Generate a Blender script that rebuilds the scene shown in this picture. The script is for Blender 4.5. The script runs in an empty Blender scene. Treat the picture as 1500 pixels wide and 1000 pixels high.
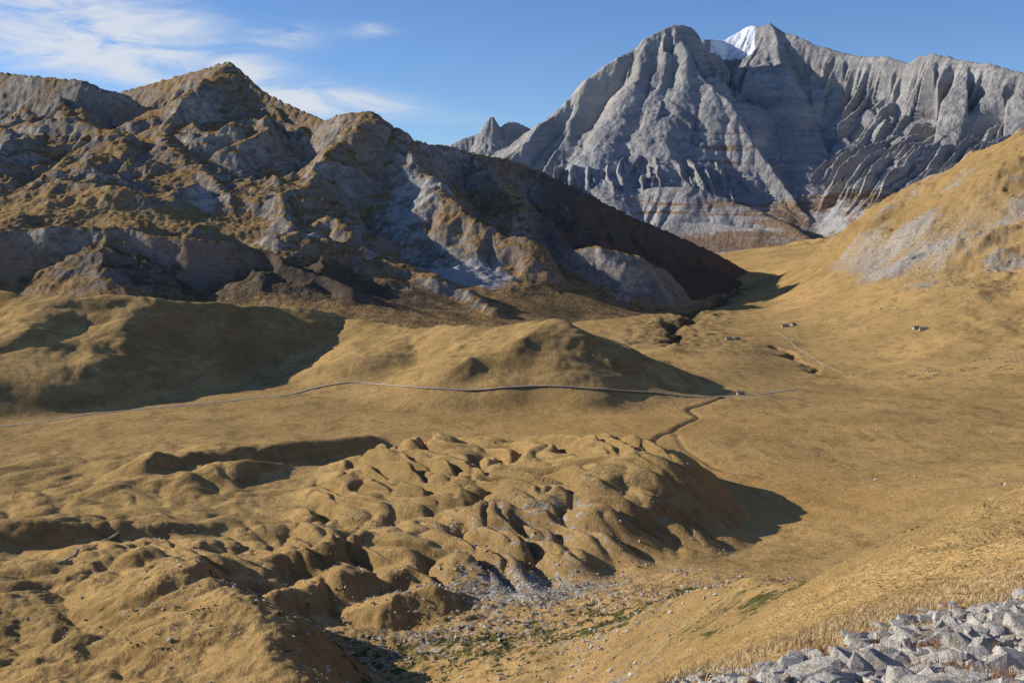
import bpy, bmesh, math, time
import numpy as np
T0=time.time()
F=1608.0; PT=math.radians(6.85); ZC=300.0
CP,SP=math.cos(PT),math.sin(PT)
rng=np.random.default_rng(7)

def uq(px,py):
    u=(px-750)/F; v=(500-py)/F
    den=CP+v*SP
    return u/den,(-SP+v*CP)/den
def W(px,py,D):
    a,q=uq(px,py)
    return (D*a,D,ZC+D*q)
def WL(l): return [W(*p) for p in l]

# ---------------- noise ----------------
_ang=np.random.default_rng(3).random(1024)*2*np.pi
GX=np.cos(_ang).astype(np.float32); GY=np.sin(_ang).astype(np.float32)
def _h(ix,iy,seed):
    h=(ix*np.int64(374761393)+iy*np.int64(668265263)+np.int64(seed*974634777))&0xffffffff
    h=((h^(h>>13))*np.int64(1274126177))&0xffffffff
    return ((h^(h>>16))&1023)
def perlin(x,y,seed=0):
    x0=np.floor(x);y0=np.floor(y)
    fx=(x-x0);fy=(y-y0)
    ix=x0.astype(np.int64);iy=y0.astype(np.int64)
    ux=fx*fx*fx*(fx*(fx*6-15)+10);uy=fy*fy*fy*(fy*(fy*6-15)+10)
    def g(a,b):
        k=_h(ix+a,iy+b,seed)
        return GX[k]*(fx-a)+GY[k]*(fy-b)
    n0=g(0,0)*(1-ux)+g(1,0)*ux
    n1=g(0,1)*(1-ux)+g(1,1)*ux
    return (n0*(1-uy)+n1*uy)*1.5
def fbm(x,y,o=4,seed=0,gain=.5,lac=2.03):
    s=0;a=1;f=1
    for i in range(o):
        s=s+a*perlin(x*f,y*f,seed+i);a*=gain;f*=lac
    return s
def ridged(x,y,o=5,seed=0,gain=.5,lac=2.07):
    s=0;a=1;f=1;w=1
    for i in range(o):
        n=1-np.abs(perlin(x*f,y*f,seed+i));n=n*n*w
        s=s+a*n;w=np.clip(n*1.6,0,1);a*=gain;f*=lac
    return s
def sst(a,b,x):
    t=np.clip((x-a)/(b-a),0,1);return t*t*(3-2*t)
def smax(a,b,k):
    h=np.clip(.5+.5*(a-b)/k,0,1)
    return b+(a-b)*h+k*h*(1-h)
def ridge(X,Y,pts,right,left,w,L=None):
    # right / left slope relative to the direction of travel of the crest line
    best=np.full(X.shape,-1e9);S=np.zeros(X.shape);DD=np.full(X.shape,1e9)
    acc=0
    for a,b in zip(pts[:-1],pts[1:]):
        ex,ey=b[0]-a[0],b[1]-a[1];ll=math.hypot(ex,ey)+1e-6
        t=np.clip(((X-a[0])*ex+(Y-a[1])*ey)/ll**2,0,1)
        d=np.hypot(X-a[0]-t*ex,Y-a[1]-t*ey)
        side=(ex*(Y-a[1])-ey*(X-a[0]))/ll
        k=.5+.5*side/np.sqrt(d*d+w*w+1)
        k=k*k*(3-2*k)
        if left<right: k=k*k
        sl=right*(1-k)+left*k
        dd=np.sqrt(d*d+w*w)-w
        drop=sl*dd if L is None else sl*L*(1-np.exp(-dd/L))
        z=a[2]+t*(b[2]-a[2])-drop
        m=z>best
        best=np.where(m,z,best);S=np.where(m,acc+t*ll,S);DD=np.minimum(DD,d)
        acc+=ll
    return best,S,DD
def pdist(X,Y,pts):
    D=np.full(X.shape,1e9)
    for a,b in zip(pts[:-1],pts[1:]):
        ex,ey=b[0]-a[0],b[1]-a[1];ll=math.hypot(ex,ey)+1e-6
        t=np.clip(((X-a[0])*ex+(Y-a[1])*ey)/ll**2,0,1)
        D=np.minimum(D,np.hypot(X-a[0]-t*ex,Y-a[1]-t*ey))
    return D
def inside(X,Y,poly):
    r=np.zeros(X.shape,bool);n=len(poly)
    for i in range(n):
        x1,y1=poly[i][:2];x2,y2=poly[(i+1)%n][:2]
        if y1==y2: continue
        c=((y1>Y)!=(y2>Y))&(X<(x2-x1)*(Y-y1)/(y2-y1)+x1)
        r^=c
    return r
class TPS:
    def __init__(s,pts,lam=1e-4):
        P=np.array([[uq(p[0],p[1])[0]*2.5,math.log(p[2])] for p in pts])
        q=np.array([uq(p[0],p[1])[1] for p in pts])
        n=len(P);s.P=P
        r2=((P[:,None]-P[None])**2).sum(-1)
        K=.5*r2*np.log(r2+1e-12)+lam*np.eye(n)
        A=np.zeros((n+3,n+3));A[:n,:n]=K;A[:n,n]=1;A[:n,n+1:]=P;A[n,:n]=1;A[n+1:,:n]=P.T
        s.w=np.linalg.solve(A,np.concatenate([q,[0,0,0]]))
    def __call__(s,X,Y):
        a=X/Y*2.5;b=np.log(Y);n=len(s.P)
        o=s.w[n]+s.w[n+1]*a+s.w[n+2]*b
        for i in range(n):
            r2=(a-s.P[i,0])**2+(b-s.P[i,1])**2
            o=o+s.w[i]*.5*r2*np.log(r2+1e-12)
        return ZC+Y*o

# ---------------- ground ----------------
def zp(px,D,z):   # control given by height
    q=(z-ZC)/D
    v=(q*CP+SP)/(CP-q*SP)
    return (px,500-v*F,D)
GP=[ # foreground slope
 (1500,1000,12),(1500,870,32),(1500,805,120),(1500,738,350),(1300,895,32),(1300,965,16),(1300,855,110),(1300,798,320),
 (1100,1000,16),(1100,965,40),(1100,908,190),(1100,848,470),(1000,1000,12),(1000,1000,20),(1000,1010,90),(1000,985,330),(1000,870,610),
 (900,885,700),(900,950,520),(900,1000,420),(700,1000,560),(700,950,640),(500,1000,640),(500,930,720),(300,1000,560),(0,1000,560),(0,900,660),
 (200,860,760),(700,1120,200),(700,1200,60),(700,1200,12),(300,1120,260),(300,1250,30),(0,1120,240),(0,1250,20),(-500,1000,600),(-500,1250,60),
 (900,1080,60),(900,1060,14),(1900,780,30),(1900,700,120),(1900,640,350),(1700,1000,7),(1200,1200,6),(600,1400,6),
 zp(1500,640,80),zp(1300,560,75),zp(1900,700,150)]
for px in (-900,-300,0,300,600,900,1100):
    for D in (950,1250,1600,2000,2400):
        GP.append(zp(px,D,3 if px>500 else 6))
GP+=[zp(1300,900,16),zp(1500,1100,28),zp(1300,1200,4),zp(1300,1600,4),(1500,600,1620),(1500,540,1900),(1900,520,1700),(1900,640,1100),
 (1500,480,2250),(1500,400,2650),(1500,300,3050),(1500,203,3500),zp(1500,4400,430),
 (1700,380,2500),(1700,120,3500),(1900,300,2500),(1900,60,3500),
 (1300,520,2250),(1300,470,2550),(1300,405,3050),(1300,345,3500),(1300,298,3850),zp(1300,4700,200),
 (1400,245,3680),(1400,325,3200),(1400,440,2550),
 (1150,520,2350),(1150,475,2800),(1150,432,3600),(1150,400,4500),zp(1150,5300,60),(1220,352,4200),zp(1220,5000,110),
 (1050,480,2800),(1060,445,3500),(1100,415,4600),zp(1180,6500,127),zp(1300,6500,160),zp(1600,6500,300),
 zp(900,3000,0),zp(900,4500,-20),zp(500,3500,-30),zp(0,3500,-30),zp(-600,3500,-30),zp(0,6500,-50),zp(700,6500,-20)]
for px in (-900,0,700,1200,1900):
    for D in (9000,14000,24000): GP.append(zp(px,D,60))
gt=TPS(GP)

MOUND=[(222,985),(236,1050),(240,1120),(228,1195),(144,1270),(25,1340),(-128,1350),(-224,1270),(-235,1110),(-222,970),(-142,850),(-65,800),(25,790),(80,815),(118,860),(184,905)]
mt=TPS([(925,683,1100),(1000,703,1080),(700,660,1240),(560,676,1220),(500,702,1180),(700,760,970),(900,750,950),(1020,763,980),(950,820,885),(700,855,820),(500,810,920),(450,745,1080),(820,855,830),(800,660,1220)])
H1=WL([(-400,470,2100),(-150,432,2000),(0,428,1950),(90,438,1900),(200,436,1960),(320,446,2090),(440,446,2200),(475,452,2240),(510,466,2300)])
H1s=WL([(200,436,1960),(170,470,1850),(130,510,1740)])
H1t=WL([(60,440,1900),(40,480,1780),(0,520,1680)])
H2=WL([(480,462,2250),(600,483,2100),(680,479,1960),(750,475,1880),(800,472,1850),(828,486,1900),(890,510,2000),(960,530,2100)])
H2s=WL([(800,472,1850),(770,498,1770),(700,522,1720)])
H2u=WL([(590,480,2100),(560,515,1900)])
H3=WL([(930,520,2300),(980,508,2250),(1010,514,2260),(1060,532,2200),(1130,556,2100),(1165,574,1990)])
H4=WL([(690,556,1770),(740,544,1790),(790,552,1850)])
N1=WL([(-200,776,880),(0,768,910),(100,765,935),(180,760,960),(300,762,1000),(370,775,1030)])
N2a=WL([(-100,850,760),(60,830,775),(150,812,785),(260,812,800)])
N2b=WL([(230,808,790),(300,825,700),(330,870,630),(370,940,570),(430,1000,520)])
N3=WL([(230,668,1200),(330,652,1250),(440,643,1300),(545,637,1360)])
N3b=WL([(250,700,1150),(330,678,1180),(410,682,1230)])
N4=WL([(-200,690,1200),(0,714,1180),(90,718,1170)])
N5=WL([(380,812,860),(470,793,890),(560,797,930)])
N6=WL([(430,866,770),(520,838,800),(600,845,830)])
N7=WL([(590,878,745),(650,868,750),(690,880,765)])
GORGE=WL([(985,503,2450),(1000,487,2650),(978,478,2800),(1020,462,3100),(1010,455,3250),(1060,440,3500),(1050,432,3800),(1095,415,4400)])
RAV=WL([(1225,550,2020),(1195,530,2130),(1160,505,2300),(1140,488,2450)])
def ground_z(X,Y):
    z=gt(X,Y)
    wx=X+18*fbm(X/140,Y/140,2,40); wy=Y+18*fbm(X/140+9,Y/140,2,41)
    for pts,n,f,w,k in ((H1,.72,.4,20,16),(H1s,.25,.6,20,14),(H1t,.3,.5,40,14),(H2,.45,.4,20,14),(H2s,.3,.7,18,10),(H2u,.3,.5,30,12),(H3,.45,.35,16,8),(H4,.55,.3,12,5),
                    (N1,.8,.25,12,7),(N2a,.7,.3,16,8),(N2b,.35,.9,12,8),(N3,.85,.25,12,6),(N3b,.8,.3,12,5),(N4,.6,.3,18,6),(N5,.85,.35,10,5),(N6,.85,.35,10,4),(N7,.8,.4,8,3)):
        r,_,_=ridge(wx,wy,pts,n,f,w)
        z=smax(z,r,k)
    hm=sst(15,60,z)*sst(1500,1750,Y)*(1-sst(2300,2500,Y))
    z=z+hm*(7*fbm(X/160,Y/160,4,11)+5*(np.abs(perlin(wx/75,wy/75,12))-.2)+1.9*(np.abs(perlin(wx/24,wy/24,13))-.2))
    # big lobed mound
    wx=X+14*perlin(X/70,Y/70,50);wy=Y+14*perlin(X/70+5,Y/70,51)
    ins=inside(wx,wy,MOUND)
    sd=pdist(wx,wy,MOUND+[MOUND[0]])*np.where(ins,1,-1)
    right=sst(40,170,X)
    wd=85*(1-right)+88*right
    tt=np.clip(sd/wd,0,1)
    e=(1-(1-tt)**2)*(1-right)+(1-(1-tt)**1.3)*right
    e=np.where(sd>0,e,0)
    top=np.clip(mt(X,np.clip(Y,760,1450)),4,90)+4+14*right
    mz=z*(1-e)+np.maximum(top,z)*e
    z=np.where((Y<1450)&(Y>740),mz,z)
    # lobes
    dx=X+24*perlin(X/120,Y/120,60)+6*perlin(X/34,Y/34,66);dy=Y+28*perlin(X/120+4,Y/120,61)
    a=math.radians(32)
    lu=(dx*math.cos(a)+dy*math.sin(a));lv=(-dx*math.sin(a)+dy*math.cos(a))
    bl=np.abs(perlin(lu/40,lv/112,21));bl=1-(1-np.clip(bl*1.6,0,1))**2
    bl2=np.abs(perlin(lu/20+3,lv/55,22));bl2=1-(1-np.clip(bl2*1.6,0,1))**2
    bl3=np.abs(perlin(lu/9+3,lv/22,23))
    am=sst(0,50,sd)*sst(740,800,Y)*(1-.45*right)
    ext=np.exp(-((X+190)/170)**2-((Y-860)/130)**2)*.8
    am2=np.clip(am*(.75+.45*perlin(X/90,Y/90,68)+.3)+ext,0,1.2)
    z=z+am2*(12.5*(bl-.6)+4.0*(bl2-.5)+.8*bl3)
    z=z+(2.2*fbm(X/190,Y/110,3,31)+.6*np.abs(perlin(X/26,Y/16,33)))*sst(300,800,Y)*(1-sst(2300,3000,Y)*.3)
    nearleft=np.exp(-((X+320)/260)**2-((Y-720)/230)**2)+.8*np.exp(-((X+420)/200)**2-((Y-1150)/170)**2)
    z=z+nearleft*(16*(np.abs(perlin(dx/75,dy/60,35))-.3)+5*(np.abs(perlin(dx/30,dy/22,36))-.3)+.6*np.abs(perlin(dx/9,dy/7,37)))
    st=np.exp(-((X+10)/190)**2-((Y-690)/110)**2)
    z=z+st*(3.0*(np.abs(fbm(X/22,Y/22,4,44,.6))-.3))
    # right hillside relief
    hs=sst(40,200,z)*sst(2100,2600,Y)
    z=z+hs*(30*(ridged(X/420,Y/420,5,71)-1.0)+9*fbm(X/70,Y/70,4,72,.6))
    # near relief
    nr=1-sst(100,500,Y)
    z=z+nr*(.25*fbm(X/5,Y/5,3,81)*sst(5,40,Y))+sst(40,200,Y)*(1-sst(600,900,Y))*(2.8*fbm(X/60,Y/60,3,83)+.8*fbm(X/9,Y/9,3,84))
    for pts,dep,wid in ((GORGE,22,24),(RAV,9,10)):
        d=pdist(X+26*fbm(X/90,Y/90,3,90),Y,pts);z=z-dep*np.exp(-(d/wid)**2)
    gb=np.exp(-(pdist(X,Y,GORGE)/150)**2)
    z=z+gb*9*(np.abs(fbm(X/60,Y/60,3,92))-.25)
    return z
_Ds=np.exp(np.linspace(math.log(9),math.log(6500),2600))
def cast(px,py):
    a,q=uq(px,py)
    z=ground_z(_Ds*a,_Ds.copy())
    hit=np.nonzero((z-ZC)/_Ds>=q)[0]
    if len(hit)==0: return None
    i=hit[0]
    return (_Ds[i]*a,_Ds[i],z[i])
def smooth_line(pts,step):
    P=np.array(pts)[:,:2];out=[]
    P=np.vstack([2*P[0]-P[1],P,2*P[-1]-P[-2]])
    for i in range(1,len(P)-2):
        n=max(2,int(np.hypot(*(P[i+1]-P[i]))/step))
        for k in range(n):
            t=k/n
            out.append(.5*((2*P[i])+(-P[i-1]+P[i+1])*t+(2*P[i-1]-5*P[i]+4*P[i+1]-P[i+2])*t*t+(-P[i-1]+3*P[i]-3*P[i+1]+P[i+2])*t**3))
    out.append(P[-2]);return np.array(out)

# ---------------- mesh helper ----------------
def grid_mesh(name,us,Ds,zf,mask,mat):
    U,Y=np.meshgrid(us,Ds);X=U*Y
    Z=zf(X,Y)
    m,n=X.shape
    co=np.stack([X,Y,Z],-1).reshape(-1,3).astype(np.float32)
    i=np.arange(m*n).reshape(m,n)
    f=np.stack([i[:-1,:-1],i[:-1,1:],i[1:,1:],i[1:,:-1]],-1).reshape(-1,4)
    return raw_mesh(name,co,f,mat,mask(X,Y,Z).reshape(-1,4) if mask else None,True)
def raw_mesh(name,co,f,mat,col=None,smooth=False):
    me=bpy.data.meshes.new(name)
    k=f.shape[1]
    me.vertices.add(len(co));me.vertices.foreach_set('co',np.ascontiguousarray(co,np.float32).ravel())
    me.loops.add(f.size);me.loops.foreach_set('vertex_index',f.astype(np.int32).ravel())
    me.polygons.add(len(f));me.polygons.foreach_set('loop_start',np.arange(0,f.size,k,dtype=np.int32))
    me.polygons.foreach_set('use_smooth',np.full(len(f),smooth))
    me.update(calc_edges=True)
    if col is not None:
        at=me.color_attributes.new('mask','FLOAT_COLOR','POINT')
        at.data.foreach_set('color',np.ascontiguousarray(col,np.float32).ravel())
    me.materials.append(mat)
    ob=bpy.data.objects.new(name,me);bpy.context.scene.collection.objects.link(ob)
    return ob

# ---------------- material helpers ----------------
class M:
    def __init__(s,name):
        s.m=bpy.data.materials.new(name);s.m.use_nodes=True;s.t=s.m.node_tree
        s.b=s.t.nodes['Principled BSDF'];s.b.inputs['Roughness'].default_value=.95
        s.b.inputs['Specular IOR Level'].default_value=0.0
        s.co=s.t.nodes.new('ShaderNodeTexCoord').outputs['Object']
    def n(s,t,**k):
        x=s.t.nodes.new(t)
        for a,b in k.items(): setattr(x,a,b)
        return x
    def l(s,a,b): s.t.links.new(a,b)
    def noise(s,scale,det=4,rough=.55,stretch=None,dist=0):
        v=s.co
        if stretch:
            mp=s.n('ShaderNodeMapping');mp.inputs['Scale'].default_value=stretch;s.l(s.co,mp.inputs[0]);v=mp.outputs[0]
        x=s.n('ShaderNodeTexNoise');x.inputs['Scale'].default_value=scale;x.inputs['Detail'].default_value=min(det,5)
        x.inputs['Roughness'].default_value=rough;x.inputs['Distortion'].default_value=dist
        s.l(v,x.inputs['Vector']);return x.outputs['Fac']
    def mr(s,v,a,b,c=0,d=1):
        x=s.n('ShaderNodeMapRange');x.interpolation_type='SMOOTHSTEP'
        for i,k in zip((1,2,3,4),(a,b,c,d)): x.inputs[i].default_value=k
        s.l(v,x.inputs[0]);return x.outputs[0]
    def mix(s,f,a,b,mode='MIX'):
        x=s.n('ShaderNodeMix',data_type='RGBA',blend_type=mode)
        for sock,v in ((x.inputs[0],f),(x.inputs[6],a),(x.inputs[7],b)):
            if isinstance(v,(int,float)): sock.default_value=v
            elif isinstance(v,tuple): sock.default_value=v+(1,)
            else: s.l(v,sock)
        return x.outputs[2]
    def math(s,op,a,b=0):
        x=s.n('ShaderNodeMath',operation=op)
        for i,v in enumerate((a,b)):
            if isinstance(v,(int,float)): x.inputs[i].default_value=v
            else: s.l(v,x.inputs[i])
        return x.outputs[0]
    def bump(s,h,strength,dist,prev=None):
        x=s.n('ShaderNodeBump');x.inputs['Strength'].default_value=strength;x.inputs['Distance'].default_value=dist
        s.l(h,x.inputs['Height'])
        if prev is not None: s.l(prev,x.inputs['Normal'])
        return x.outputs[0]
    def masks(s):
        a=s.n('ShaderNodeAttribute',attribute_name='mask');sp=s.n('ShaderNodeSeparateColor');s.l(a.outputs['Color'],sp.inputs[0])
        return sp.outputs[0],sp.outputs[1],sp.outputs[2],a.outputs['Alpha']
    def nz(s):
        g=s.n('ShaderNodeNewGeometry');sp=s.n('ShaderNodeSeparateXYZ');s.l(g.outputs['Normal'],sp.inputs[0]);return sp.outputs[2]
    def out(s,c,nrm=None):
        s.l(c,s.b.inputs['Base Color'])
        if nrm is not None: s.l(nrm,s.b.inputs['Normal'])
        return s.m

def mat_ground():
    s=M('dry_alpine_grass')
    R,G,B,A=s.masks();nz=s.nz()
    big=s.noise(.03,5,.7,(1,.6,1));fine=s.noise(.35,5,.75);edge=s.noise(.11,5,.8)
    c=s.mix(s.mr(s.noise(.006,5,.65),.38,.62),(.64,.395,.155),(.49,.31,.12))
    c=s.mix(s.math('MULTIPLY',s.mr(big,.48,.64),.75),c,(.32,.205,.083))
    c=s.mix(s.math('MULTIPLY',s.mr(fine,.42,.68),.5),c,(.23,.155,.065))
    c=s.mix(s.math('MULTIPLY',s.mr(edge,.5,.72),.6),c,(.70,.49,.235))
    c=s.mix(s.math('MULTIPLY',s.mr(edge,.46,.30),.65),c,(.19,.13,.052))
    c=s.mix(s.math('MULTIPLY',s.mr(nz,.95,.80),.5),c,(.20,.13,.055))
    c=s.mix(B,c,(.60,.33,.105))
    st=s.mix(s.mr(fine,.42,.62),(.22,.18,.14),(.56,.52,.46))
    f=s.mr(s.math('ADD',R,s.math('MULTIPLY',s.math('SUBTRACT',edge,.5),1.9)),.46,.64)
    c=s.mix(f,c,st)
    gf=s.mr(s.math('ADD',G,s.math('MULTIPLY',s.math('SUBTRACT',s.noise(.07,5,.72),.5),1.8)),.50,.62)
    gr=s.mix(fine,(.04,.045,.014),(.17,.15,.055))
    c=s.mix(gf,c,gr)
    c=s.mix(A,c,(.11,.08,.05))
    b=s.bump(edge,.9,2.6)
    b=s.bump(fine,.6,.4,b)
    return s.out(c,b)
def mat_left():
    s=M('alpine_rock_and_turf')
    R,G,B,A=s.masks();nz=s.nz()
    n1=s.noise(.02,5,.72);n2=s.noise(.09,5,.75,(1,1,1.8));n3=s.noise(.005,5,.62)
    rock=s.mix(s.mr(n1,.35,.65),(.21,.185,.155),(.48,.43,.365))
    rock=s.mix(s.math('MULTIPLY',s.mr(n3,.42,.60),.65),rock,(.33,.22,.135))
    rock=s.mix(s.math('MULTIPLY',s.mr(n2,.51,.65),.65),rock,(.105,.088,.072))
    turf=s.mix(s.mr(n1,.38,.62),(.47,.295,.13),(.27,.17,.08))
    turf=s.mix(s.mr(n2,.51,.65),turf,(.125,.092,.046))
    f=s.math('ADD',nz,s.math('MULTIPLY',s.math('SUBTRACT',n1,.5),.8))
    f=s.math('ADD',f,s.math('MULTIPLY',s.math('SUBTRACT',n3,.5),.8))
    c=s.mix(s.mr(f,.66,.84),rock,turf)
    scr=s.mix(n2,(.34,.315,.285),(.52,.495,.455))
    fs=s.mr(s.math('ADD',R,s.math('MULTIPLY',s.math('SUBTRACT',n1,.5),1.7)),.47,.61)
    c=s.mix(fs,c,scr)
    gg=s.mr(s.math('ADD',G,s.math('MULTIPLY',s.math('SUBTRACT',n1,.5),1.3)),.38,.64)
    c=s.mix(s.math('MULTIPLY',gg,.85),c,s.mix(n2,(.25,.16,.07),(.57,.37,.165)))
    shade_f=s.mr(s.math('ADD',A,s.math('MULTIPLY',s.math('SUBTRACT',n1,.5),1.3)),.25,.6)
    c=s.mix(s.math('MULTIPLY',shade_f,.8),c,s.mix(n2,(.07,.055,.045),(.17,.13,.09)))  # painted shade: darker albedo over the shaded faces of the range
    c=s.mix(B,c,(.85,.87,.9))
    b=s.bump(n1,1.0,16.0)
    b=s.bump(n2,.9,4.0,b)
    return s.out(c,b)
def mat_far():
    s=M('grey_limestone')
    R,G,B,A=s.masks();nz=s.nz()
    n1=s.noise(.012,5,.74)
    rock=s.mix(s.mr(s.noise(.003,5,.65),.35,.65),(.33,.315,.30),(.48,.45,.415))
    str_=s.noise(.004,5,.7,(.35,.35,6))
    rock=s.mix(s.math('MULTIPLY',s.mr(str_,.45,.6),.5),rock,(.26,.245,.24))
    rock=s.mix(s.math('MULTIPLY',s.mr(n1,.50,.64),.5),rock,(.20,.19,.19))
    rock=s.mix(s.math('MULTIPLY',A,.8),rock,(.56,.50,.42))
    fb=s.mr(s.math('ADD',G,s.math('MULTIPLY',s.math('SUBTRACT',str_,.5),1.9)),.45,.62)
    rock=s.mix(fb,rock,s.mix(n1,(.19,.135,.10),(.40,.27,.17)))
    rock=s.mix(s.mr(s.math('ADD',R,s.math('MULTIPLY',s.math('SUBTRACT',n1,.5),1.2)),.45,.65),rock,s.mix(n1,(.40,.385,.37),(.50,.48,.45)))
    rock=s.mix(s.mr(B,.4,.55),rock,(.84,.86,.9))
    b=s.bump(n1,1.0,26.0)
    b=s.bump(str_,.4,25.0,b)
    return s.out(rock,b)
def mat_simple(name,c1,c2,scale,bump=.5,bd=.05):
    s=M(name);n=s.noise(scale,5,.7);c=s.mix(s.mr(n,.35,.65),c1,c2)
    return s.out(c,s.bump(n,bump,bd))

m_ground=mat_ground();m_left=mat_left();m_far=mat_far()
EU=[.10,.155,.25,.317,.4,.466,.8];ED=[9,13,15.5,19,24,28,52]
def ground_mask(X,Y,Z):
    R=np.zeros(X.shape);G=R.copy();B=R.copy();A=R.copy()
    def g(px,py,D,sx,sy):
        x,y,_=W(px,py,D);return np.exp(-((X-x)/sx)**2-((Y-y)/sy)**2)
    U=X/Y
    edge=np.interp(U,EU,ED)
    n=perlin(X/3,Y/3,101)
    R+=sst(1.15,.92,Y/edge+.12*n)*.5
    R+=.6*g(770,850,790,90,55)+.8*g(880,995,420,20,25)+.5*g(640,930,680,130,60)+.46*g(800,760,950,160,130)+.4*g(900,930,580,70,60)
    hs=sst(2300,2700,Y)*sst(40,120,Z)
    R+=hs*(.26+.3*g(1380,340,3100,220,280)+.3*sst(-.1,.5,fbm(X/250,Y/250,3,108)))
    G+=.5*g(700,930,650,160,80)+.5*g(1030,860,600,90,40)+.38*g(1450,745,330,120,120)+.35*g(830,810,860,60,30)+.36*g(300,860,720,150,90)+.33*g(1250,810,400,120,80)
    G+=.36*g(750,650,1260,200,40)+.4*g(1400,530,1950,250,50)+.28*g(1010,610,1500,120,120)
    B+=.5*g(1150,720,1130,110,130)+.35*g(900,620,1500,300,130)
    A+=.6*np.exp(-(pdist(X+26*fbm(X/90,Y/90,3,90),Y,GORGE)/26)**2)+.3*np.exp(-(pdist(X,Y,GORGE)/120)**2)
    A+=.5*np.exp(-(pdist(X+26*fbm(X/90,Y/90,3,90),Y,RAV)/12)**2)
    return np.stack([np.clip(v,0,1.3) for v in (R,G,B,A)],-1)
def cols(lo,hi,step,lo2,hi2,step2):
    return np.concatenate([np.arange(lo2,lo,step2),np.arange(lo,hi,step),np.arange(hi,hi2,step2)])
def geo(lo,hi,r): return np.exp(np.arange(math.log(lo),math.log(hi),r))

def line(pl):
    return [p for p in (cast(*q) for q in pl) if p is not None]
road_pts=line([(-60,632),(0,625),(60,618),(120,609),(180,602),(240,596),(320,589),(400,581),(450,572),(490,564),(540,562),(600,567),(650,571),(720,570),(780,567),(830,567),(880,570),(950,576),(1010,581),(1060,580),(1110,577),(1165,570)])
stream_pts=line([(1085,574),(1060,582),(1030,592),(1008,600),(1022,611),(1000,622),(985,632),(960,643),(935,660)])
stream2=line([(990,636),(1000,655),(1030,675),(1060,690),(1120,700)])
_gz=ground_z
SL=smooth_line(stream_pts,12);SL=[tuple(p) for p in SL];SL2=[tuple(p) for p in smooth_line(stream2,15)]
RL=[tuple(p) for p in smooth_line(road_pts,40)]
def ground_z2(X,Y):
    z=_gz(X,Y)
    m=(Y>1000)&(Y<2300)&(np.abs(X/Y)<.7)
    xs=X[m];ys=Y[m]
    d=pdist(xs,ys,SL);dz=-2.2*np.exp(-(d/4.5)**2)
    d=pdist(xs,ys,SL2);dz=dz-1.3*np.exp(-(d/4)**2)
    z[m]+=dz
    return z
def gmask2(X,Y,Z):
    k=ground_mask(X,Y,Z)
    m=(Y>1000)&(Y<2300)&(np.abs(X/Y)<.7)
    d=np.minimum(pdist(X[m],Y[m],SL),pdist(X[m],Y[m],SL2)+3)
    k[m,3]+=.6*np.exp(-(d/5)**2)
    d=pdist(X[m],Y[m],RL);k[m,3]+=.15*np.exp(-(d/7)**2)
    k[...,3]=np.clip(k[...,3],0,1)
    return k
us=cols(-.5,.5,.0014,-1.6,1.3,.02)
Dg=np.concatenate([geo(5,300,.012),geo(300,2600,.0022),geo(2600,6500,.0032),geo(6500,26000,.03)])
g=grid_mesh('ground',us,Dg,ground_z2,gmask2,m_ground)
print('ground',len(g.data.vertices),time.time()-T0)

# ---------------- left mountain range ----------------
LA=WL([(-400,130,5300),(-100,104,5050),(0,106,4900),(50,112,4800),(120,117,4700),(150,130,4680),(185,140,4700),(225,165,4650)])
LB=WL([(180,134,5000),(240,118,4850),(300,100,4700),(325,94,4640),(337,92,4600),(352,105,4550),(390,138,4450),(410,148,4400),(450,166,4300),(478,178,4200),(492,171,4100),(512,166,4020),(540,163,4000),(560,174,4000),(575,186,3980),(597,204,4050),(625,211,4200),(655,213,4350),(690,224,4450),(740,232,4500),(790,250,4500),(830,270,4500),(870,290,4550),(920,315,4650),(980,340,4800),(1040,367,4950),(1100,400,5150)])
SPURS=[
 (WL([(540,163,4000),(505,210,3800),(450,255,3580),(415,285,3400),(430,340,3150)]),.65,1.1,10),
 (WL([(575,186,3980),(612,235,3800),(640,270,3650),(700,320,3450),(770,355,3330)]),.7,1.0,10),
 (WL([(337,92,4600),(290,128,4400),(262,165,4200),(240,205,3980),(290,240,3700),(330,280,3480)]),.5,.9,15),
 (WL([(800,385,3450),(840,365,3450),(885,358,3430),(930,372,3450),(955,405,3500)]),.9,.6,20),
 (WL([(690,224,4450),(720,260,4150),(760,300,3900)]),.7,.9,15),
 (WL([(-200,200,4300),(0,190,4250),(60,178,4200),(110,172,4150),(170,195,3950),(190,230,3750)]),.7,.6,20),
 (WL([(410,148,4400),(390,190,4100),(340,215,3900)]),.5,.9,15),
 (WL([(0,290,3350),(100,270,3400),(180,275,3350),(250,290,3300)]),.5,.4,20),
 (WL([(500,370,3100),(580,385,3050),(660,420,2950),(720,450,2850)]),.8,.4,20)]
BENCH=WL([(-300,350,2850),(0,338,2900),(100,331,2940),(180,334,2960),(250,346,2930),(350,358,2900),(450,396,2850),(560,434,2800),(660,470,2740)])
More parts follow.
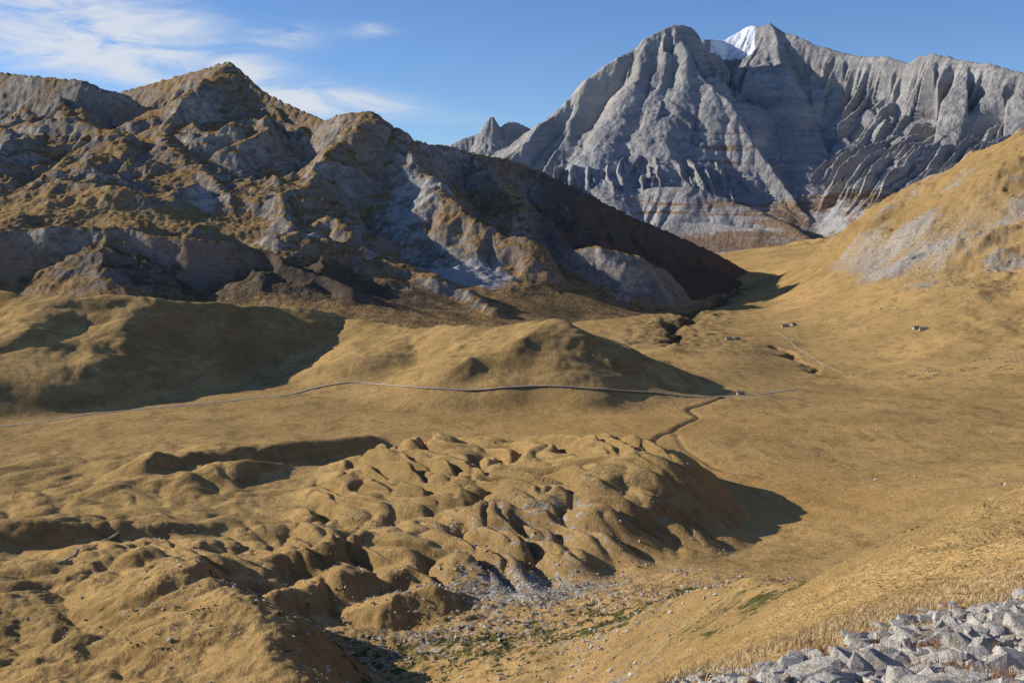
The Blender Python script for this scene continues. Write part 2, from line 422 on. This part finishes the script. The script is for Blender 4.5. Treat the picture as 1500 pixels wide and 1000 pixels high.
LP=[(0,510,2450),(400,520,2450),(700,520,2450),(850,495,2650),(-400,520,2400),(-400,330,3200),(-400,200,4300),
 (0,450,2750),(300,460,2700),(600,480,2620),(0,345,3000),(0,305,3300),(0,255,3700),(0,205,4200),(0,160,4600),(200,335,3050),(200,300,3300),(200,255,3700),(200,205,4100),(200,160,4600),
 (400,430,2760),(400,350,3050),(400,300,3400),(400,240,3900),(400,182,4300),(550,430,2850),(550,375,3200),(550,320,3500),(550,260,3800),
 (700,455,2850),(700,400,3200),(700,355,3450),(700,310,3900),(850,465,3000),(850,430,3200),(850,380,3800),(850,345,4300),(950,450,3300),(950,420,3800),(950,380,4500),
 (1040,428,4100),(1040,400,4700),(1100,415,4900),(960,480,3000),(1035,470,3300),(1100,448,4000),(1150,430,4800),(1200,460,4000),(1200,430,5500),
 (0,200,5700),(330,190,5500),(530,250,4900),(800,310,5200),(1000,390,5500),(1150,430,5600)]
lt=TPS(LP)
def left_z(X,Y):
    wx=X+45*fbm(X/260,Y/260,3,201);wy=Y+45*fbm(X/260+7,Y/260,3,202)
    z=lt(X,Y)
    amp=sst(30,200,z)
    bx,by,_=W(100,310,3200)
    bf=1-.75*np.exp(-((X-bx)/800)**4-((Y-by)/260)**2)
    z=z+amp*bf*(95*(ridged(wx/700,wy/700,6,210,.46)-1.05)+20*(ridged(X/170,Y/170,4,220,.55)-.9))
    r,_,dd=ridge(wx,wy,BENCH,1.45,.42,8)
    r=r-sst(5,80,dd)*22*(ridged(X/95,Y/260,4,225)-.5)
    z=smax(z,r,10)
    for pts,n,f,w in SPURS:
        r,S,dd=ridge(wx,wy,pts,n,f,w)
        r=r+8*fbm(X/60,Y/60,3,230)-18*sst(10,120,dd)*ridged(S/90,dd/260,3,231)
        z=smax(z,r,14)
    for pts,n,f in ((LA,1.5,.6),(LB,1.0,.9)):
        r,S,dd=ridge(X,Y,pts,n,f,6,3000)
        r=r-sst(20,200,dd)*55*ridged(S/130+.3*perlin(X/200,Y/200,5),dd/500,5,240,.58)
        r=r+6*fbm(X/30,Y/30,3,241)
        z=smax(z,r,6)
        z=np.minimum(z,r+dd*.4+4+1500*sst(120,520,dd))
    tz=z+10*fbm(X/220,Y/220,3,260)
    st=38.0;fr=tz/st-np.floor(tz/st)
    z=z+amp*(sst(.2,.8,fr)-fr)*st*.28*sst(-.2,.3,fbm(X/500,Y/500,2,261))
    z=z+amp*3.6*fbm(X/22,Y/22,3,270)
    z=z-150*sst(2560,2450,Y)-200*sst(.24,.275,X/Y)
    return z
def left_mask(X,Y,Z):
    R=np.zeros(X.shape);G=R.copy();B=R.copy();A=R.copy()
    def g(px,py,D,sx,sy):
        x,y,_=W(px,py,D);return np.exp(-((X-x)/sx)**2-((Y-y)/sy)**2)
    R+=.5*g(600,300,3600,120,200)+.65*g(640,390,3200,130,100)+.5*g(830,345,3800,110,120)+.45*g(720,385,3200,120,120)+.5*g(300,290,3400,80,100)+.4*g(450,330,3150,120,120)+.18
    G+=.75*g(30,310,3250,600,160)+.45*g(120,240,3700,350,170)+.3*g(350,330,3150,200,150)
    G+=.5*g(1000,440,3400,100,400)
    G+=.6*g(280,110,4750,200,80)
    A+=.68*sst(-.02,.05,X/Y)*sst(3500,3800,Y)+.5*g(200,390,2800,700,110)+.3*g(560,430,2850,300,150)+.5*g(100,150,4550,350,150)+.4*g(480,400,2900,250,100)  # A: where shade on the range is painted into the colour
    B+=sst(.3,.6,g(20,108,4950,170,60)+.4*perlin(X/50,Y/30,310))
    return np.stack([np.clip(v,0,1) for v in (R,G,B,A)],-1)
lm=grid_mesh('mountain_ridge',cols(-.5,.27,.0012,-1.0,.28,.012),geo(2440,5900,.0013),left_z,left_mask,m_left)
print('left',len(lm.data.vertices),time.time()-T0)

# ---------------- far grey mountain ----------------
FA=WL([(690,275,7500),(740,238,7600),(765,215,7700),(790,182,7900),(812,170,8000),(830,148,8100),(845,135,8150),(860,115,8200),(885,98,8260),(905,84,8300),(930,72,8380),(945,57,8400),(965,46,8450),(978,40,8480),(990,36,8500),(1005,37,8520),(1018,44,8600),(1035,56,8750)])
FB=WL([(1030,58,8800),(1060,60,9000),(1085,45,9000),(1103,36,8950),(1112,39,8900),(1128,34,8850),(1145,46,8780),(1165,52,8700),(1200,68,8560),(1235,77,8420),(1265,84,8300),(1300,83,8160),(1330,92,8040),(1345,84,7980),(1368,79,7900),(1420,90,7700),(1460,96,7550),(1500,108,7400),(1620,130,7000),(1900,200,6400)])
FS=[(WL([(990,36,8500),(1012,80,8200),(1045,128,7950),(1075,168,7720),(1100,208,7500),(1140,265,7200),(1180,320,6850)]),.85,1.7,8,60),
    (WL([(1128,34,8850),(1150,110,8350),(1175,170,7950),(1190,240,7500),(1215,300,7000)]),.8,1.0,12,60),
    (WL([(945,57,8400),(930,120,8050),(900,190,7700),(880,240,7400)]),.8,1.1,12,60),
    (WL([(975,42,8470),(965,130,8000),(950,200,7600)]),.85,1.2,12,60),
    (WL([(860,115,8200),(830,190,7900),(800,240,7600)]),.8,.9,12,50),
    (WL([(880,285,7200),(960,275,7050),(1010,272,6950),(1060,290,6850),(1120,310,6700),(1180,345,6400)]),.8,.5,40,30),
    (WL([(960,330,6750),(1040,325,6600),(1110,335,6450),(1170,352,6300)]),.9,.5,25,15)]
FP=[(700,345,6300),(900,360,6300),(1050,390,6000),(1200,380,6000),(1400,350,5950),(1180,356,6500),
    (800,290,7000),(800,250,7500),(950,305,6900),(950,250,7300),(950,200,7700),(950,150,8050),(1100,335,6600),(1130,265,7500),(1130,190,8250),(1110,120,8750),
    (1300,330,6200),(1300,260,6850),(1300,190,7450),(1300,130,7950),(1500,300,5950),(1500,235,6450),(1500,165,7050),(1800,240,6000),(700,300,7300),
    (700,330,9000),(900,200,9800),(1100,120,10200),(1300,200,9500),(1600,250,9000)]
ft=TPS(FP)
def far_z(X,Y):
    wx=X+40*fbm(X/500,Y/500,3,401);wy=Y+40*fbm(X/500+7,Y/500,3,402)
    z=ft(X,Y)-30
    z=z-130*sst(400,900,z)
    rt=sst(1500,2100,X)
    ra=ridged(wx/150,wy/1500,5,410,.62);rs=(wx*.68-wy*.73)
    rb_=ridged(rs/140,(wx*.73+wy*.68)/1700,5,413,.62)
    z=z+sst(150,500,z)*95*((ra*(1-rt)+rb_*rt)-1)
    for pts,n,f,w,rb in FS:
        r,S,dd=ridge(wx,wy,pts,n,f,w,3000)
        r=r-rb*sst(20,300,dd)*(ridged(S/105+.3*perlin(X/300,Y/300,7),dd/900,5,420,.64)-.2)
        z=smax(z,r,16)
    for pts,n,f,k in ((FA,1.05,1.3,430),(FB,.98,1.2,440)):
        r,S,dd=ridge(X,Y,pts,n,f,6,3500)
        r=r-sst(10,240,dd)*(145*(ridged(S/105+.3*perlin(X/350,Y/350,9),dd/2200,5,k,.64)-.3))
        z=smax(z,r,8)
        z=np.minimum(z,r+dd*.6+6+3000*sst(150,700,dd))
    z=z+7*fbm(X/45,Y/45,3,450)*sst(150,400,z)
    tz=z+.12*X+12*fbm(X/300,Y/300,2,460);st=70.0;fr=tz/st-np.floor(tz/st)
    z=z+sst(200,400,z)*(sst(.2,.8,fr)-fr)*st*.14
    return z-150*sst(6050,5900,Y)*sst(.5,.3,X/Y)
def far_mask(X,Y,Z):
    R=np.zeros(X.shape);G=R.copy();B=R.copy();A=R.copy()
    def g(px,py,D,sx,sy):
        x,y,_=W(px,py,D);return np.exp(-((X-x)/sx)**2-((Y-y)/sy)**2)
    G+=.6*sst(520,250,Z)*sst(-.05,.1,X/Y-.06)+.5*g(1050,230,7500,300,250)+.3*sst(900,400,Z)*sst(.2,.35,X/Y)
    R+=.7*g(870,270,7300,350,350)+.4*g(1000,250,7400,150,200)+.7*g(1220,330,6700,250,400)
    A+=g(870,130,8200,260,260)
    B+=sst(8620,8700,Y)*np.clip(sst(1430,1520,Z+25*perlin(X/60,Y/60,480)),0,1)*sst(uq(1036,50)[0]-.002,uq(1050,50)[0],X/Y)*sst(uq(1112,50)[0],uq(1100,50)[0],X/Y)
    return np.stack([np.clip(v,0,1) for v in (R,G,B,A)],-1)
fm=grid_mesh('mountain',cols(-.06,.5,.0011,-.061,1.0,.012),np.concatenate([geo(5900,9100,.001),geo(9100,10500,.006)]),far_z,far_mask,m_far)
print('far',len(fm.data.vertices),time.time()-T0)

PA=WL([(600,235,11000),(640,222,11000),(675,205,11000),(700,196,11000),(708,186,11000),(717,172,11000),(722,171,11000),(728,182,11000),(733,186,11000),(745,178,11000),(757,180,11000),(772,186,11000),(785,195,11000),(810,215,11000),(860,240,11000)])
def pin_z(X,Y):
    r,S,dd=ridge(X,Y,PA,1.6,1.4,3,1500)
    return r-sst(5,200,dd)*110*(ridged(S/110,dd/700,4,500,.55)-.3)+14*fbm(X/40,Y/40,3,510)*sst(0,60,dd)+9*fbm(X/30,Y/90,3,512)
pm=grid_mesh('mountain_peaks',np.arange(-.12,.08,.0008),np.arange(10200,11500,9.0),pin_z,lambda X,Y,Z:np.zeros(X.shape+(4,)),m_far)

# ---------------- road / stream / track ribbons ----------------
def ribbon(name,pts,width,lift,mat):
    P=smooth_line(pts,8)
    T=np.gradient(P,axis=0);T/=np.linalg.norm(T,axis=1)[:,None]+1e-9
    N=np.stack([-T[:,1],T[:,0]],1)
    offs=np.array([-.5,-.42,-.14,.14,.42,.5])*width
    dz=np.array([-1.2,0,.04,.04,0,-1.2])
    V=P[:,None,:]+N[:,None,:]*offs[None,:,None]
    zz=ground_z2(V[...,0].copy(),V[...,1].copy())
    zc=zz.max(1);k=np.ones(7)/7;zc=np.convolve(np.pad(zc,3,'edge'),k,'valid')
    zc=np.maximum(zc,zz.max(1)-.1)
    Z=zc[:,None]+lift+dz[None]
    co=np.concatenate([V,Z[...,None]],-1).reshape(-1,3)
    n=len(P);i=np.arange(n*6).reshape(n,6)
    f=np.stack([i[:-1,:-1],i[1:,:-1],i[1:,1:],i[:-1,1:]],-1).reshape(-1,4)
    return raw_mesh(name,co,f,mat,None,False)
m_road=mat_simple('gravel_road',(.40,.32,.23),(.56,.47,.36),.5)
m_water=mat_simple('stream_water',(.05,.045,.04),(.10,.085,.06),.3);
m_path=mat_simple('dirt_path',(.40,.31,.21),(.55,.44,.31),.5)
ribbon('road',road_pts,6.0,.3,m_road)
ribbon('stream',stream_pts,2.2,.3,m_water)
for nm,pl,w in (('footpath',[(80,826),(110,812),(140,798),(172,780)],2.0),
             ('footpath',[(1140,487),(1165,508),(1200,530),(1235,547)],4.0),
             ('footpath',[(1060,581),(1120,584),(1200,583)],3.0)):
    pp=line(pl)
    if len(pp)>1: ribbon(nm,pp,w,.3,m_path)

# ---------------- huts ----------------
m_wall=mat_simple('stone_wall',(.3,.27,.23),(.45,.42,.37),1.5)
m_roof=mat_simple('slate_roof',(.16,.15,.14),(.28,.26,.24),1.2)
m_dark=mat_simple('dark_window',(.02,.02,.02),(.03,.03,.03),1)
def part(name,vs,fs,mat,par):
    me=bpy.data.meshes.new(name);me.from_pydata(vs,[],fs);me.materials.append(mat)
    o=bpy.data.objects.new(name,me);bpy.context.scene.collection.objects.link(o);o.parent=par;return o
def boxv(x0,x1,y0,y1,z0,z1):
    return [(x0,y0,z0),(x1,y0,z0),(x1,y1,z0),(x0,y1,z0),(x0,y0,z1),(x1,y0,z1),(x1,y1,z1),(x0,y1,z1)]
BF=[(0,3,2,1),(4,5,6,7),(0,1,5,4),(1,2,6,5),(2,3,7,6),(3,0,4,7)]
def hut(px,py,l,w,h,rot):
    p=cast(px,py)
    if p is None: return
    e=bpy.data.objects.new('stone_hut',None);bpy.context.scene.collection.objects.link(e)
    e.location=(p[0],p[1],p[2]-.2);e.rotation_euler[2]=rot
    a,b=l/2,w/2;r=h+w*.35
    part('walls',[(-a,-b,-2),(a,-b,-2),(a,b,-2),(-a,b,-2),(-a,-b,h),(a,-b,h),(a,b,h),(-a,b,h),(-a,0,r),(a,0,r)],
        [(0,1,5,4),(1,2,6,9,5),(2,3,7,6),(3,0,4,8,7)],m_wall,e)
    o=.5;t=.3;dz=o*.7
    part('roof',[(-a-o,-b-o,h-dz+.05),(a+o,-b-o,h-dz+.05),(a+o,0,r+.05),(-a-o,0,r+.05),(-a-o,b+o,h-dz+.05),(a+o,b+o,h-dz+.05),
                 (-a-o,-b-o,h-dz+t),(a+o,-b-o,h-dz+t),(a+o,0,r+t+.05),(-a-o,0,r+t+.05),(-a-o,b+o,h-dz+t),(a+o,b+o,h-dz+t)],
        [(6,7,8,9),(9,8,11,10),(0,3,2,1),(3,4,5,2),(0,1,7,6),(5,4,10,11),(1,2,8,7),(2,5,11,8),(3,0,6,9),(4,3,9,10)],m_roof,e)
    part('door',boxv(-.5,.5,-b-.06,-b+.1,0,2),BF,m_dark,e)
    part('window_left',boxv(-a*.6-.4,-a*.6+.4,-b-.06,-b+.1,1.1,1.9),BF,m_dark,e)
    part('window_right',boxv(a*.6-.4,a*.6+.4,-b-.06,-b+.1,1.1,1.9),BF,m_dark,e)
    part('chimney',boxv(a*.5-.35,a*.5+.35,-.35,.35,r-.5,r+.9),BF,m_wall,e)
for a in ((1085,578,12,6,3,.2),(1150,479,18,9,4,.1),(1162,477,12,8,3.5,.5),(1342,482,14,8,3.5,.2),(1353,484,18,9,3.5,-.1),(1068,497,14,8,3,.1),(1080,498,12,8,3,.3)):
    hut(*a)
print('huts',time.time()-T0)

# ---------------- rocks ----------------
def rock_variants(n,npts,seed,fl=(.3,.7),ir=(.75,1)):
    r=np.random.default_rng(seed);out=[]
    for i in range(n):
        bm=bmesh.new()
        p=r.normal(size=(npts,3));p/=np.abs(p).max(1)[:,None]**.9*np.linalg.norm(p,axis=1)[:,None]**.1
        p*=r.uniform(*ir,size=(npts,1))
        p*=np.array([1,r.uniform(.4,.9),r.uniform(*fl)])*.5
        p[:,0]+=p[:,2]*r.normal()*.4
        for q in p: bm.verts.new(q)
        bmesh.ops.convex_hull(bm,input=bm.verts)
        lo=[v for v in bm.verts if not v.link_faces]
        for v in lo: bm.verts.remove(v)
        bmesh.ops.triangulate(bm,faces=bm.faces)
        bm.verts.index_update()
        out.append((np.array([v.co[:] for v in bm.verts]),np.array([[v.index for v in f.verts] for f in bm.faces])))
        bm.free()
    return out
def rotm(a,b,c):
    ca,sa,cb,sb,cc,sc=math.cos(a),math.sin(a),math.cos(b),math.sin(b),math.cos(c),math.sin(c)
    return np.array([[cc,-sc,0],[sc,cc,0],[0,0,1]])@np.array([[1,0,0],[0,ca,-sa],[0,sa,ca]])@np.array([[cb,0,sb],[0,1,0],[-sb,0,cb]])
def scatter(name,X,Y,size,variants,mat,tilt=.5,sink=.15,flat=1):
    Z=ground_z2(X.copy(),Y.copy())
    V=[];Fc=[];o=0
    for x,y,z,s in zip(X,Y,Z,size):
        v,f=variants[rng.integers(len(variants))]
        R=rotm(rng.normal()*tilt,rng.normal()*tilt,rng.random()*6.28)
        p=(v*s*np.array([1,1,flat]))@R.T+np.array([x,y,z+s*sink])
        V.append(p);Fc.append(f+o);o+=len(v)
    return raw_mesh(name,np.concatenate(V),np.concatenate(Fc),mat,None,False)
def rock_mat(name,a,b,sc):
    s=M(name)
    g=s.n('ShaderNodeNewGeometry')
    ri=g.outputs['Random Per Island']
    n=s.noise(sc,5,.75)
    c=s.mix(s.mr(n,.35,.65),a,b)
    c=s.mix(s.math('MULTIPLY',ri,.5),c,tuple(x*.55 for x in a))
    c=s.mix(s.math('MULTIPLY',s.mr(s.noise(sc*.6,4,.7),.54,.64),.6),c,(.34,.23,.14))
    return s.out(c,s.bump(n,1.0,.1))
m_rock=rock_mat('limestone_scree',(.53,.475,.40),(.73,.67,.58),6)
m_rockfar=rock_mat('limestone_boulder',(.48,.43,.37),(.64,.60,.53),.5)
rv=rock_variants(40,40,5,(.16,.55),(.82,1))
n=19000
u=rng.uniform(.10,.56,n);D=np.exp(rng.uniform(math.log(8.5),math.log(36),n))
edge=np.interp(u,EU,ED)*(1+.09*rng.normal(size=n))
k=(D<edge)&(fbm(u*D/1.6,D/1.6,2,99)>-.26)
u,D=u[k],D[k]
sz=np.clip(.05*(rng.pareto(1.6,len(u))+1),.05,.34)*np.clip(D/14,.75,1.5)
sz=np.where((u<.2)&(sz>.2),.14,sz)
n2=620;u2=rng.uniform(.2,.56,n2);D2=np.exp(rng.uniform(math.log(9),math.log(32),n2));k2=(D2<np.interp(u2,EU,ED)*1.0)&(fbm(u2*D2/3,D2/3,2,199)>-.2)
u2=u2[k2];D2=D2[k2];s2=rng.uniform(.28,.5,len(u2))*rng.choice([1,1,1,1.5],len(u2))*np.clip((u2-.1)/.2,.6,1)
u=np.concatenate([u,u2]);D=np.concatenate([D,D2]);sz=np.concatenate([sz,s2])
scatter('scree_rocks',u*D,D,sz*1.1,rv,m_rock,.33,.12)
print('scree',len(u),time.time()-T0)
xs=[];ys=[];ss=[]
def blob(px,py,D,sx,sy,n,lo,hi):
    x,y,_=W(px,py,D)
    cx=rng.normal(x,sx,max(4,n//25));cy=rng.normal(y,sy,max(4,n//25));i=rng.integers(len(cx),size=n);w=rng.random(n)<.35
    xs.append(np.where(w,rng.normal(x,sx,n),cx[i]+rng.normal(0,sx*.1,n)));ys.append(np.where(w,rng.normal(y,sy,n),cy[i]+rng.normal(0,sy*.1,n)));ss.append(np.clip(lo*(rng.pareto(2.0,n)+1),lo,hi))
blob(770,850,790,85,50,2600,.8,4.0);blob(640,930,680,110,50,3200,.7,4.2);blob(900,940,560,90,70,2600,.5,3.2);blob(885,995,425,22,30,2500,.25,1.1)
blob(800,760,950,110,90,1800,.8,2.8);blob(1040,930,400,50,50,500,.3,1.6);blob(1270,700,1200,90,90,180,.9,4);blob(1380,640,1400,120,120,130,1.1,4)
blob(1400,525,1980,180,40,400,1.5,6);blob(1200,840,430,110,90,220,.3,1.2);blob(480,780,950,80,60,900,.8,2.6);blob(300,860,720,120,60,400,.6,2)
xs=np.concatenate(xs);ys=np.concatenate(ys);ss=np.concatenate(ss)
k=ys>120
rv2=rock_variants(10,10,9)
scatter('rock_debris',xs[k],ys[k],ss[k],rv2,m_rockfar,.5,.2)
n=1400
Dd=rng.uniform(2500,3500,n);uu=rng.normal(.40,.06,n)
scatter('hillside_boulders',uu*Dd,Dd,np.clip(2*(rng.pareto(2,n)+1),2,9),rv2,m_rockfar,.5,.1)
m_shrub=mat_simple('juniper_shrub',(.035,.042,.014),(.14,.13,.045),1.5,.8,.2)
sx=[];sy=[];s_=[]
def sb(px,py,D,a,b,n,lo,hi):
    x,y,_=W(px,py,D);cx=rng.normal(x,a,max(3,n//14));cy=rng.normal(y,b,max(3,n//14));i=rng.integers(len(cx),size=n)
    sx.append(cx[i]+rng.normal(0,lo*4,n));sy.append(cy[i]+rng.normal(0,lo*2,n));s_.append(rng.uniform(lo,hi,n))
sb(720,930,650,110,45,2400,.8,2.6);sb(1030,862,600,60,30,700,.8,2.4);sb(1440,750,320,60,60,450,.5,1.5);sb(1200,830,420,80,60,400,.5,1.5);sb(1400,530,1950,150,30,300,1.5,4)
scatter('juniper_shrubs',np.concatenate(sx),np.concatenate(sy),np.concatenate(s_),rv2,m_shrub,.15,.05,.5)
def tufts(name,X,Y,h,nb,mat,wd=.012):
    Z=ground_z2(X.copy(),Y.copy());n=len(X)
    bx=np.repeat(X,nb)+rng.normal(0,.09,n*nb)*np.repeat(h/.2,nb);by=np.repeat(Y,nb)+rng.normal(0,.09,n*nb)*np.repeat(h/.2,nb);bz=np.repeat(Z,nb)-.03
    hh=np.repeat(h,nb)*rng.uniform(.5,1.1,n*nb);az=rng.uniform(0,6.28,n*nb);le=rng.uniform(.2,1.0,n*nb)*hh
    a2=az+1.57;w=wd*np.repeat(np.maximum(1,Y/25),nb)
    dx=np.cos(az)*le+.15*hh;dy=np.sin(az)*le
    p0=np.stack([bx-np.cos(a2)*w,by-np.sin(a2)*w,bz],1);p1=np.stack([bx+np.cos(a2)*w,by+np.sin(a2)*w,bz],1)
    p2=np.stack([bx+dx*.35+np.cos(a2)*w*.7,by+dy*.35+np.sin(a2)*w*.7,bz+hh*.6],1);p3=np.stack([bx+dx*.35-np.cos(a2)*w*.7,by+dy*.35-np.sin(a2)*w*.7,bz+hh*.6],1)
    p4=np.stack([bx+dx,by+dy,bz+hh],1)
    co=np.stack([p0,p1,p2,p3,p4],1).reshape(-1,3);b=np.arange(n*nb)[:,None]*5
    f=np.concatenate([b+np.array([0,1,2]),b+np.array([0,2,3]),b+np.array([3,2,4])])
    return raw_mesh(name,co,f,mat)
m_grass=mat_simple('golden_grass',(.52,.36,.18),(.70,.53,.29),2,.1)
m_red=mat_simple('red_brown_herb',(.27,.12,.06),(.38,.22,.11),3,.1)
n=26000
u=rng.uniform(.1,.56,n);D=np.exp(rng.uniform(math.log(11),math.log(90),n))
edge=np.interp(u,EU,ED)*.95
k=(D>edge*(1+.12*rng.normal(size=n)))&(fbm(u*D/4,D/4,2,77)>-.2+.9*rng.random(n)*sst(25,90,D))
u,D=u[k],D[k]
tufts('grass_tufts',u*D,D,rng.uniform(.08,.24,len(u)),9,m_grass,.008)
n=220
cx=rng.uniform(.28,.5,n);D=np.exp(rng.uniform(math.log(10),math.log(26),n))
k=perlin(cx*D/1.5,D/1.5,88)>.05
tufts('alpine_herbs',(cx*D)[k],D[k],rng.uniform(.12,.28,k.sum()),70,m_red,.008)
print('veg',time.time()-T0)

# ---------------- sky ----------------
SE=math.radians(21.5);SAZ=math.atan2(-.98,.20)
w=bpy.data.worlds.new('World');bpy.context.scene.world=w;w.use_nodes=True
t=w.node_tree;bg=t.nodes['Background']
sky=t.nodes.new('ShaderNodeTexSky');sky.sky_type='NISHITA';sky.sun_disc=False
sky.sun_elevation=SE;sky.sun_rotation=SAZ;sky.altitude=2500;sky.air_density=1.0;sky.dust_density=.3;sky.ozone_density=2.0
tc=t.nodes.new('ShaderNodeTexCoord');sp=t.nodes.new('ShaderNodeSeparateXYZ');t.links.new(tc.outputs['Generated'],sp.inputs[0])
def wm(op,a,b=0,c=0):
    x=t.nodes.new('ShaderNodeMath');x.operation=op
    for i,v in enumerate((a,b,c)):
        if isinstance(v,(int,float)): x.inputs[i].default_value=v
        else: t.links.new(v,x.inputs[i])
    return x.outputs[0]
yy=wm('MAXIMUM',sp.outputs[1],.05)
A=wm('DIVIDE',sp.outputs[0],yy);B=wm('DIVIDE',sp.outputs[2],yy)
def gauss(px,py,sx,sy,amp,tilt=0):
    a,b=uq(px,py)
    da=wm('SUBTRACT',A,a);db=wm('SUBTRACT',wm('SUBTRACT',B,b),wm('MULTIPLY',da,tilt))
    e=wm('ADD',wm('POWER',wm('ABSOLUTE',wm('DIVIDE',da,sx)),2),wm('POWER',wm('ABSOLUTE',wm('DIVIDE',db,sy)),2))
    return wm('MULTIPLY',wm('EXPONENT',wm('MULTIPLY',e,-1)),amp)
g=None
for q in ((60,30,.12,.030,.95,0),(150,85,.10,.022,.9,-.05),(420,48,.035,.014,.75,0),(550,45,.025,.007,.7,0),(490,152,.08,.014,.95,-.03),(330,110,.08,.024,.75,-.2),(700,178,.05,.006,.3,0),(230,35,.06,.012,.4,.1)):
    e=gauss(*q);g=e if g is None else wm('ADD',g,e)
cb=t.nodes.new('ShaderNodeCombineXYZ');t.links.new(wm('ADD',wm('MULTIPLY',A,1.0),wm('MULTIPLY',B,1.2)),cb.inputs[0]);t.links.new(wm('MULTIPLY',B,3.6),cb.inputs[1])
nz=t.nodes.new('ShaderNodeTexNoise');nz.inputs['Scale'].default_value=9;nz.inputs['Detail'].default_value=7;nz.inputs['Roughness'].default_value=.6;nz.inputs['Distortion'].default_value=.6
t.links.new(cb.outputs[0],nz.inputs['Vector'])
cl=wm('MULTIPLY',g,wm('MULTIPLY',wm('SUBTRACT',nz.outputs['Fac'],.31),4.2))
mr=t.nodes.new('ShaderNodeMapRange');mr.interpolation_type='SMOOTHSTEP';t.links.new(cl,mr.inputs[0]);mr.inputs[1].default_value=.0;mr.inputs[2].default_value=1.1;mr.inputs[4].default_value=.85
tint=t.nodes.new('ShaderNodeMix');tint.data_type='RGBA';tint.blend_type='MULTIPLY';tint.inputs[0].default_value=1
t.links.new(sky.outputs[0],tint.inputs[6]);tint.inputs[7].default_value=(1.0,1.24,1.62,1)
mx=t.nodes.new('ShaderNodeMix');mx.data_type='RGBA'
t.links.new(mr.outputs[0],mx.inputs[0]);t.links.new(tint.outputs[2],mx.inputs[6]);mx.inputs[7].default_value=(8.8,9.2,9.8,1)
t.links.new(mx.outputs[2],bg.inputs['Color']);bg.inputs['Strength'].default_value=.083

sl=bpy.data.lights.new('sun','SUN');sl.energy=5.0;sl.angle=math.radians(.5);sl.color=(1,.94,.82)
so=bpy.data.objects.new('sun',sl);bpy.context.scene.collection.objects.link(so)
from mathutils import Vector
d=Vector((math.sin(SAZ)*math.cos(SE),math.cos(SAZ)*math.cos(SE),math.sin(SE)))
so.rotation_euler=d.to_track_quat('Z','Y').to_euler();so.location=(-2000,500,2000)

cam=bpy.data.cameras.new('camera');co=bpy.data.objects.new('camera',cam);bpy.context.scene.collection.objects.link(co)
co.location=(0,0,ZC);co.rotation_euler=(math.pi/2-PT,0,0)
cam.sensor_width=36;cam.lens=F/1500*36;cam.clip_start=.5;cam.clip_end=60000
bpy.context.scene.camera=co
vs=bpy.context.scene.view_settings;vs.view_transform='Standard';vs.look='None';vs.exposure=0
print('done',time.time()-T0)
